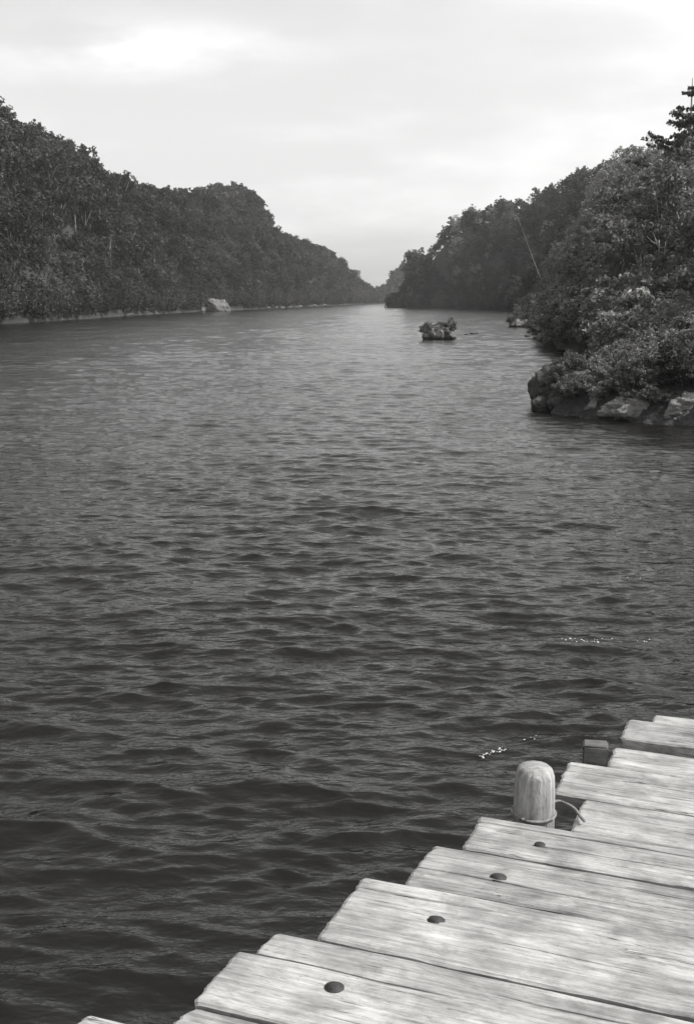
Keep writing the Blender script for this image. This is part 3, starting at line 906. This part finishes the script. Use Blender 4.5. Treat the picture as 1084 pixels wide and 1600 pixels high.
# ------------------------------------------------------------------ headland on the right, 36-50 m off
def hl(xx, yy_water):       # a point of the headland through its waterline
    return un(xx, yy_water)
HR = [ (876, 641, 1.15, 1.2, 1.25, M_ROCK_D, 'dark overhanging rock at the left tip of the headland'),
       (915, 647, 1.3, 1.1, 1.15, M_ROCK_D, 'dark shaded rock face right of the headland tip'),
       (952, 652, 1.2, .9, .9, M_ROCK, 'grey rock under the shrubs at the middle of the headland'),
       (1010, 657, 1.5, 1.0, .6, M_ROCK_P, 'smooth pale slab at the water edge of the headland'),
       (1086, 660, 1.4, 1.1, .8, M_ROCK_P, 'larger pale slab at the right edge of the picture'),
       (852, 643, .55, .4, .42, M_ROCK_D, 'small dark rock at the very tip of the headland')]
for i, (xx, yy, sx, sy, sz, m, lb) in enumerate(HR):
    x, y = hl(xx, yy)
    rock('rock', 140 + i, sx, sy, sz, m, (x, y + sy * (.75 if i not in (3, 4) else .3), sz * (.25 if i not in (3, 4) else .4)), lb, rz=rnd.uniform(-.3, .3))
for i, (cc, w, m_, lb) in enumerate([(893, .5, M_ROCK_D, 'low dark stone at the waterline just right of the headland tip'), (928, .6, M_ROCK_D, 'second low dark stone along the headland waterline'),
        (940, .45, M_ROCK, 'small grey stone in the headland waterline, left of the shrub rock'), (970, .7, M_ROCK, 'grey stone between the shrub rock and the smooth pale slab'), (992, .55, M_ROCK_D, 'dark stone left of the smooth pale slab'),
        (1047, .8, M_ROCK, 'grey stone between the two pale slabs of the headland'), (1062, .5, M_ROCK_D, 'small dark stone before the larger pale slab')]):
    x, y = hl(cc, 643 + (cc - 850) * .085)
    rock('rock', 170 + i, w, w * .7, w * .55, m_, (x, y + .25, .12), lb, rz=i * .7)
x, y = hl(886, 641)
rock('rock', 150, .42, .25, .3, M_ROCK_P, (x - .05, y - .25, .55), 'light patch of rock on the dark headland tip')
SB = [shrub('dense_shrub_a', 161, 1.2, 1.5, 60, 18, 0.045, M_LEAF_R), shrub('dense_shrub_b', 162, 1.0, 1.6, 60, 18, 0.045, M_LEAF_R), shrub('dense_shrub_c', 163, 1.3, 1.3, 60, 18, 0.05, M_LEAF)]
SPL = [shrub('pale_shrub_a', 164, 1.1, 1.4, 60, 16, 0.05, M_LEAF_P, .8), shrub('pale_shrub_b', 165, .9, 1.3, 55, 16, 0.05, M_LEAF_P, .8)]
hd = random.Random(9)
hbins = {}
n_sh = 0
for k in range(2200):
    x = hd.uniform(6.5, 16); y = hd.uniform(36, 60) if k % 2 else hd.uniform(36, 46)
    d = float(poly_sd(np.array([x]), np.array([y]), right_poly)[0])
    if d < 0.1 or n_sh > 190: continue
    z = ground_z(x, y)
    col = 542 + F * x / y
    pale = hd.random() < (0.75 if 900 < col < 1030 and d > 1.5 else 0.3)
    if d < .5 and col > 985: continue
    if col > 1110 and hd.random() < .6: continue
    pr = (SPL if pale else SB)[hd.randrange(2 if pale else 3)]
    s = min(hd.uniform(.7, 1.25), .35 + d * .55)
    wq = 'left end' if col < 880 else 'left half' if col < 940 else 'middle' if col < 1000 else 'right half' if col < 1060 else 'far right'
    fb = 'front' if y < 41 else 'middle' if y < 47 else 'back'
    kd = ('pale' if pale else 'dark') + (' small' if s < .95 else ' large')
    lb = (kd, fb, wq)
    gr = 'pale shrubs on the headland' if pale else 'shrubs along the headland edge' if d < 2.2 else 'dark shrubs on the headland'
    sh_, _ = plant('shrub', pr, (x, y, z - .1), hd.uniform(0, 6.28), (s, s, s * hd.uniform(.8, 1.1)), lb, 'shrub', gr, parts=SP2)
    n_sh += 1
    hbins.setdefault(lb, []).append((col, sh_))

for cc, dy_, zz, sc_, pale_, lb in ((868, .9, .75, .6, 0, 'small dark shrub capping the very tip of the headland'), (886, .7, 1.05, .75, 0, 'dark shrub on the rock above the light rock patch'),
        (896, 1.2, 1.35, .8, 0, 'dark shrub behind the light rock patch of the headland'), (884, 1.8, 1.0, .8, 0, 'rear dark shrub on the headland tip rock'), (912, .9, 1.2, .8, 0, 'dark shrub over the shaded rock face'), (930, 1.0, 1.1, .8, 1, 'pale shrub spilling over the shaded rock face')):
    x, y = hl(cc, 643)
    plant('shrub', (SPL if pale_ else SB)[cc % 2], (x, y + dy_, zz - .15), cc, (sc_, sc_, sc_), lb, 'shrub', 'shrubs capping the headland rocks', parts=SP2)
for (kd, fb, wq), hs in hbins.items():
    hs.sort(key=lambda h: h[0])
    for n_, (c_, o_) in enumerate(hs):
        o_['label'] = '%s %s shrub in the %s row at the %s of the headland' % (ORD[min(n_, 29)] if len(hs) > 1 else 'single', kd, fb, wq)
# pale trunks
bx = at_px(850, 450, 185); tx = at_px(806, 335, 190)
bare_trunk('leaning_dead_tree', bx, tx, .04, 'long bare pale trunk leaning left on the right hillside', limbs=2)
for xx, y0, y1, lb in [(1026, 445, 375, 'slender pale trunk standing on the right bank, leftmost of three'), (1036, 448, 378, 'slender pale trunk standing on the right bank, middle of three'), (1062, 446, 385, 'slender pale trunk standing on the right bank, rightmost of three')]:
    bare_trunk('pale_trunked_tree', at_px(xx, y0, 84), at_px(xx + 3, y1, 84), .09, lb, limbs=4)

# ------------------------------------------------------------------ wharf
UD = Vector((math.cos(math.radians(-21)), math.sin(math.radians(-21)), 0))
VD = Vector((-UD.y, UD.x, 0))
def uv_px(x, y, h=EYE - DECK):
    p = un(x, y, h)
    v = Vector((p[0], p[1], 0))
    return v.dot(UD), v.dot(VD)
jetty = bpy.data.objects.new('jetty', None); COL.objects.link(jetty)
jetty.location = (0, 0, DECK); jetty.rotation_euler = (0, 0, math.radians(-21))
tag(jetty, 'weathered timber jetty with uneven plank ends above the dark water', 'jetty')
RIGHT_END = 4.6
def plank(v0, v1, u0, seed, cracks=(), lift=0.0, thick=0.075, corner=0.005, profile=None, tilt=0.0):
    """one deck board: v0..v1 across, u0 its free end; cracks (v, ua, ub, depth)"""
    rr_ = random.Random(seed)
    w = v1 - v0
    cv = set(np.round(np.linspace(0, w, int(w / 0.006) + 2), 5))
    for c in cracks:
        for o in (-.005, -.0025, -.0008, .0008, .0025, .005): cv.add(round(c[0] - v0 + o, 5))
    cv = sorted(x for x in cv if 0 <= x <= w)
    us = list(np.arange(0, .08, .008)) + list(np.arange(.08, 1.7, .018)) + list(np.arange(1.7, RIGHT_END - u0, .12)) + [RIGHT_END - u0]
    nt = len(cv)
    V, Fc = [], []
    sec = nt + 2 + 2
    for i, u in enumerate(us):
        row = []
        for j, v in enumerate(cv):
            endoff = 0.006 * fbm(v * 22, seed, 0, 3) + 0.004 * fbm(v * 90, seed, 0, 2)
            e = min(v, w - v)
            rnd_c = corner * (1 - min(1, e / (corner * 1.6 + 1e-6))) ** 2
            if profile: endoff += profile(v)
            fade = max(0.0, 1 - u / 0.25)
            uu = u + (endoff + rnd_c) * fade
            z = 0.0
            z += 0.0035 * fbm(u * 1.3, v * 6, seed, 3) + 0.0016 * fbm(u * 5, v * 110, seed * .7, 3)
            z -= 0.005 * max(0, 1 - e / 0.007) ** 2 * (1 + .8 * fbm(u * 7, seed + v * 3, 0, 3))
            z -= 0.006 * max(0, 1 - u / 0.012) ** 2
            vv = v
            for c in cracks:
                du = c[1] - u0; dv = v - (c[0] - v0)
                if du <= u <= c[2] - u0:
                    t = (u - du) / (c[2] - c[1]); taper = 1.0 if c[1] <= u0 + .01 else min(1, t * 6)
                    taper *= min(1, (1 - t) * 3)
                    z -= c[3] * taper * max(0, 1 - abs(dv) / .0028)
                vv += 0.006 * fbm(u * 3.1, seed * 3 + c[0], 0, 3) * math.exp(-(dv / .03) ** 2)
            row.append((uu + u0, v0 + vv, z + lift + tilt * v))
        zl = [row[0], row[-1]]
        V += row
        side = 0.003 * fbm(u * 4, seed + 2, 0, 3)
        V += [(row[-1][0], v1 - .001 + side, lift - thick * .5), (row[-1][0], v1 - .002, lift - thick), (row[0][0], v0 + .002, lift - thick), (row[0][0], v0 + .001 + side, lift - thick * .5)]
        sec = nt + 4
    nu = len(us)
    for i in range(nu - 1):
        for j in range(sec):
            a, b = i * sec + j, i * sec + (j + 1) % sec
            Fc.append((a, b, b + sec, a + sec))
    Fc.append(tuple(range(sec))[::-1]); Fc.append(tuple(range((nu - 1) * sec, nu * sec)))
    # local origin at the board's own end
    V = [(x - u0, y - v0, z) for x, y, z in V]
    me = mesh_np('plank', V, Fc, mats=[M_WOOD], smooth=False)
    o = link('plank', me, jetty, (u0, v0, 0))
    return o

def bolt_on(pl, u, v, r=.0185):
    o = pl.location
    V, Fc = [], []
    seg = 20
    prof = [(r * 1.25, 0.000), (r * 1.22, 0.004), (r * .82, 0.0045), (r * .76, 0.008), (r * .5, 0.0105), (0.001, 0.011)]
    for k, (rad, z) in enumerate(prof):
        for s in range(seg):
            a = 6.28318 * s / seg
            V.append((rad * math.cos(a), rad * math.sin(a), z))
    for k in range(len(prof) - 1):
        for s in range(seg):
            Fc.append((k * seg + s, k * seg + (s + 1) % seg, (k + 1) * seg + (s + 1) % seg, (k + 1) * seg + s))
    Fc.append(tuple(range((len(prof) - 1) * seg, len(prof) * seg)))
    b = link('bolt', mesh_np('bolt', V, Fc, mats=[M_IRON], smooth=True), pl, (u - o.x, v - o.y, 0.0 - 0.003))
    return b
def edge_u(v): return -1.118 + (v - 2.01) * 0.37
pls = {}
pls['a'] = plank(1.62, 1.874, -1.315, 1, corner=.012)
pls['b'] = plank(1.882, 1.977, -1.125, 2, corner=.02, cracks=[(1.93, -1.1, .2, .008)])
pls['c'] = plank(1.988, 2.309, -1.122, 3, corner=.008, cracks=[(2.205, -1.125, -.55, .02), (2.09, -.8, .1, .006), (2.25, -.6, .5, .008)], profile=lambda v: 0.0 if v < .213 else .045 + .15 * max(0, v - .262))
pls['d'] = plank(2.322, 2.641, -.968, 4, cracks=[(2.45, -.7, .2, .006), (2.585, -.968, -.7, .006)])
pls['e'] = plank(2.645, 2.876, -.858, 5, cracks=[(2.735, -.858, -.3, .012), (2.82, -.5, .3, .006)], profile=lambda v: .012 * v / .22)
pls['f'] = plank(2.881, 3.090, -.766, 6, cracks=[(3.052, -.768, .1, .02), (2.97, -.6, .2, .007)], lift=0.004)
pls['g'] = plank(3.100, 3.330, -.505, 7, cracks=[(3.2, -.3, .5, .008)])
pls['h'] = plank(3.338, 3.600, -.600, 8, cracks=[(3.5, -.4, .6, .008)])
pls['i'] = plank(3.608, 3.780, -.478, 9)
pls['j'] = plank(3.792, 3.985, -.462, 10, lift=0.030, corner=.012)
pls['k'] = plank(3.995, 4.150, -.385, 11)
pls['l'] = plank(4.160, 4.420, -.20, 12, lift=.006)
pls['m'] = plank(4.430, 4.680, -.08, 13)
pls['n'] = plank(4.690, 4.950, .1, 14)
v = 1.61; sd_ = 20
while v > -1.4:
    w = rnd.uniform(.2, .3)
    plank(v - w, v - .012, edge_u(v) + rnd.uniform(-.08, .08), sd_)
    v -= w; sd_ += 1
for key, (xx, yy) in (('c', (522, 1543)), ('d', (681, 1438)), ('e', (778, 1371)), ('f', (843, 1321))):
    u, v = uv_px(xx, yy)
    bolt_on(pls[key], u, v)
def box_mesh(name, u0, u1, v0, v1, z0, z1, m, bev=.006, seed=0):
    import bmesh
    bm = bmesh.new(); bmesh.ops.create_cube(bm, size=1)
    for vv in bm.verts: vv.co = Vector((u0 + (vv.co.x + .5) * (u1 - u0), v0 + (vv.co.y + .5) * (v1 - v0), z0 + (vv.co.z + .5) * (z1 - z0)))
    bmesh.ops.bevel(bm, geom=bm.edges[:], offset=bev, segments=2, affect='EDGES')
    bmesh.ops.subdivide_edges(bm, edges=bm.edges[:], cuts=2, use_grid_fill=True)
    for vv in bm.verts:
        p = vv.co
        vv.co = p + Vector((fbm(p.x * 9, p.y * 9, p.z * 9, 2, seed), fbm(p.x * 9, p.y * 9, p.z * 9, 2, seed + 5), fbm(p.x * 9, p.y * 9, p.z * 9, 2, seed + 9))) * bev * .35
    me = bpy.data.meshes.new(name); bm.to_mesh(me); bm.free(); me.materials.append(m)
    return me
# stringers run under the boards along the edge of the jetty, on piles
for n_, off in enumerate((0.62, 2.2, 3.8)):
    A, B = Vector((edge_u(-1.3) + off, -1.3, 0)), Vector((edge_u(4.8) + off, 4.8, 0))
    L_ = (B - A).length
    me = box_mesh('stringer', 0, L_, -.1, .1, -.33, -.082, M_WOOD_D, seed=n_)
    o = link('stringer', me, jetty, A); o.rotation_euler = (0, 0, math.atan2(B.y - A.y, B.x - A.x))
    for t in (.05, .5, .93):
        p = A.lerp(B, t)
        vs, fs = tube([(0, 0, -5.2), (0, 0, -2.5), (0, 0, -.335)], [.16, .155, .15], 16)
        link('pile', mesh_np('pile', vs, fs, mats=[M_WOOD_D], smooth=True), jetty, p)

# mooring post just beyond the fourth board, its head above the deck
def post():
    u, v = -.628, 3.180
    p = UD * u + VD * v
    base = Vector((p.x, p.y, 0))
    # height from the picture
    dx, dy, dz = ray(835, 1187)
    t = (base.y + .03) / dy
    zt = EYE + dz * t
    seg = 96
    prof = [(-1.6 - 0, .085), (0.5, .070), (DECK - .3, .064), (DECK, .060), *[(DECK + .012 * k_, .060 - .00006 * k_) for k_ in range(1, int((zt - .07 - DECK) / .012))], (zt - .06, .0585), (zt - .034, .057), (zt - .016, .051), (zt - .007, .041), (zt - .004, .024), (zt - .003, .001)]
    V, Fc = [], []
    for k, (z, r) in enumerate(prof):
        for s in range(seg):
            a = 6.28318 * s / seg
            rr_ = r * (1 + .045 * fbm(math.cos(a) * 2, math.sin(a) * 2, z * .7, 3, 4) + .012 * fbm(math.cos(a) * 14, math.sin(a) * 14, z * 1.5, 2, 7))
            for ga, gd in ((3.5, .05), (4.35, .07), (4.95, .04), (5.6, .06), (.4, .05)):      # drying checks
                rr_ -= r * gd * max(0, 1 - abs(a - ga - .03 * fbm(z * 6, ga, 0, 2)) / .05) 
            V.append((rr_ * math.cos(a) + .012 * (z - DECK) * 0, rr_ * math.sin(a), z))
    for k in range(len(prof) - 1):
        for s in range(seg):
            Fc.append((k * seg + s, k * seg + (s + 1) % seg, (k + 1) * seg + (s + 1) % seg, (k + 1) * seg + s))
    Fc.append(tuple(range((len(prof) - 1) * seg, len(prof) * seg)))
    o = link('mooring_post', mesh_np('mooring_post', V, Fc, mats=[M_POST], smooth=True), loc=base)
    tag(o, 'round wooden mooring post with domed pale top at the jetty edge', 'mooring post')
    return base, zt
pb, zt = post()
# rope: a turn round the post, its tail curling over the deck
def rope():
    pts = []
    for k in range(0, 40):
        a = 2 * math.pi * k / 30 + 2.2
        pts.append(pb + Vector((math.cos(a) * .0635, math.sin(a) * .0635, DECK - .004 + .002 * k / 10)))
    last = pts[-1]
    tail = []
    for xx, yy in ((868, 1252), (882, 1255), (896, 1263), (905, 1274), (914, 1284), (926, 1287)):
        x, y = un(xx, yy, EYE - DECK - .014)
        tail.append(Vector((x, y, DECK + .014)))
    t0 = last.lerp(tail[0], .5); t0.z = DECK + .02
    cp = pts[-3:] + [t0] + tail
    sm = []
    for i in range(1, len(cp) - 2):
        for s in range(6):
            t = s / 6
            a, b, c, d = cp[i - 1], cp[i], cp[i + 1], cp[i + 2]
            sm.append(0.5 * ((2 * b) + (c - a) * t + (2 * a - 5 * b + 4 * c - d) * t * t + (3 * b - a - 3 * c + d) * t ** 3))
    allp = pts[:-2] + sm
    vs, fs = tube(allp, [.0048] * len(allp), 8)
    o = link('mooring_rope', mesh_np('mooring_rope', vs, fs, mats=[M_ROPE], smooth=True))
    tag(o, 'thin grey rope round the mooring post with its end lying on the deck', 'rope')
rope()
# dark squared block on the edge
u, v = uv_px(909, 1190)
o = link('timber_block', box_mesh('timber_block', 0, .082, 0, .07, -.12, .052, M_WOOD_D, .005), loc=UD * u + VD * (v + .002) + Vector((0, 0, DECK)))
o.rotation_euler = (0, 0, math.radians(-12))
tag(o, 'dark squared timber block at the jetty edge beyond the mooring post', 'timber block')

# ------------------------------------------------------------------ small flat white flecks set on the water
V, Fc = [], []
fr = random.Random(4)
spots = []
for (xa, ya, xb, yb, n) in ((750, 1187, 842, 1152, 34), (873, 1003, 1022, 1004, 26), (968, 905, 1004, 905, 4), (384, 1226, 394, 1228, 2)):
    for k in range(n):
        t = fr.random()
        if n > 8 and fr.random() < .6: t *= .4
        spots.append((xa + (xb - xa) * t + fr.uniform(-4, 4), ya + (yb - ya) * t + fr.uniform(-3, 3)))
for xx, yy in spots:
    x, y = un(xx, yy)
    r = fr.uniform(.0015, .0065) * (1 + y / 25)
    o = len(V); n = 9
    V.append((x, y, .030))
    for s in range(n):
        a = 6.283 * s / n
        q_ = r * fr.uniform(.5, 1.3)
        V.append((x + math.cos(a) * q_ * 1.5, y + math.sin(a) * q_, .022))
    for s in range(n): Fc.append((o, o + 1 + s, o + 1 + (s + 1) % n))
tag(link('white_flecks', mesh_np('white_flecks', V, Fc, mats=[M_FLECKS])), 'small white flecks on the dark river', 'white_flecks', kind='stuff')

# ------------------------------------------------------------------ summer haze in the valley
import bmesh
bm = bmesh.new(); bmesh.ops.create_cube(bm, size=1)
for v_ in bm.verts: v_.co = Vector((v_.co.x * 9000, v_.co.y * 9000, -4.5 + (v_.co.z + .5) * 164.5))
hm = bpy.data.meshes.new('haze'); bm.to_mesh(hm); bm.free()
m, N, L, out = mat('valley_haze')
pv = N.new('ShaderNodeVolumePrincipled')
pv.inputs['Color'].default_value = (.95, .95, .95, 1); pv.inputs['Density'].default_value = 0.00018
pv.inputs['Anisotropy'].default_value = 0.3
L.new(pv.outputs[0], out.inputs['Volume'])
hm.materials.append(m)
tag(link('haze', hm), 'faint pale haze between the hills', kind='stuff')
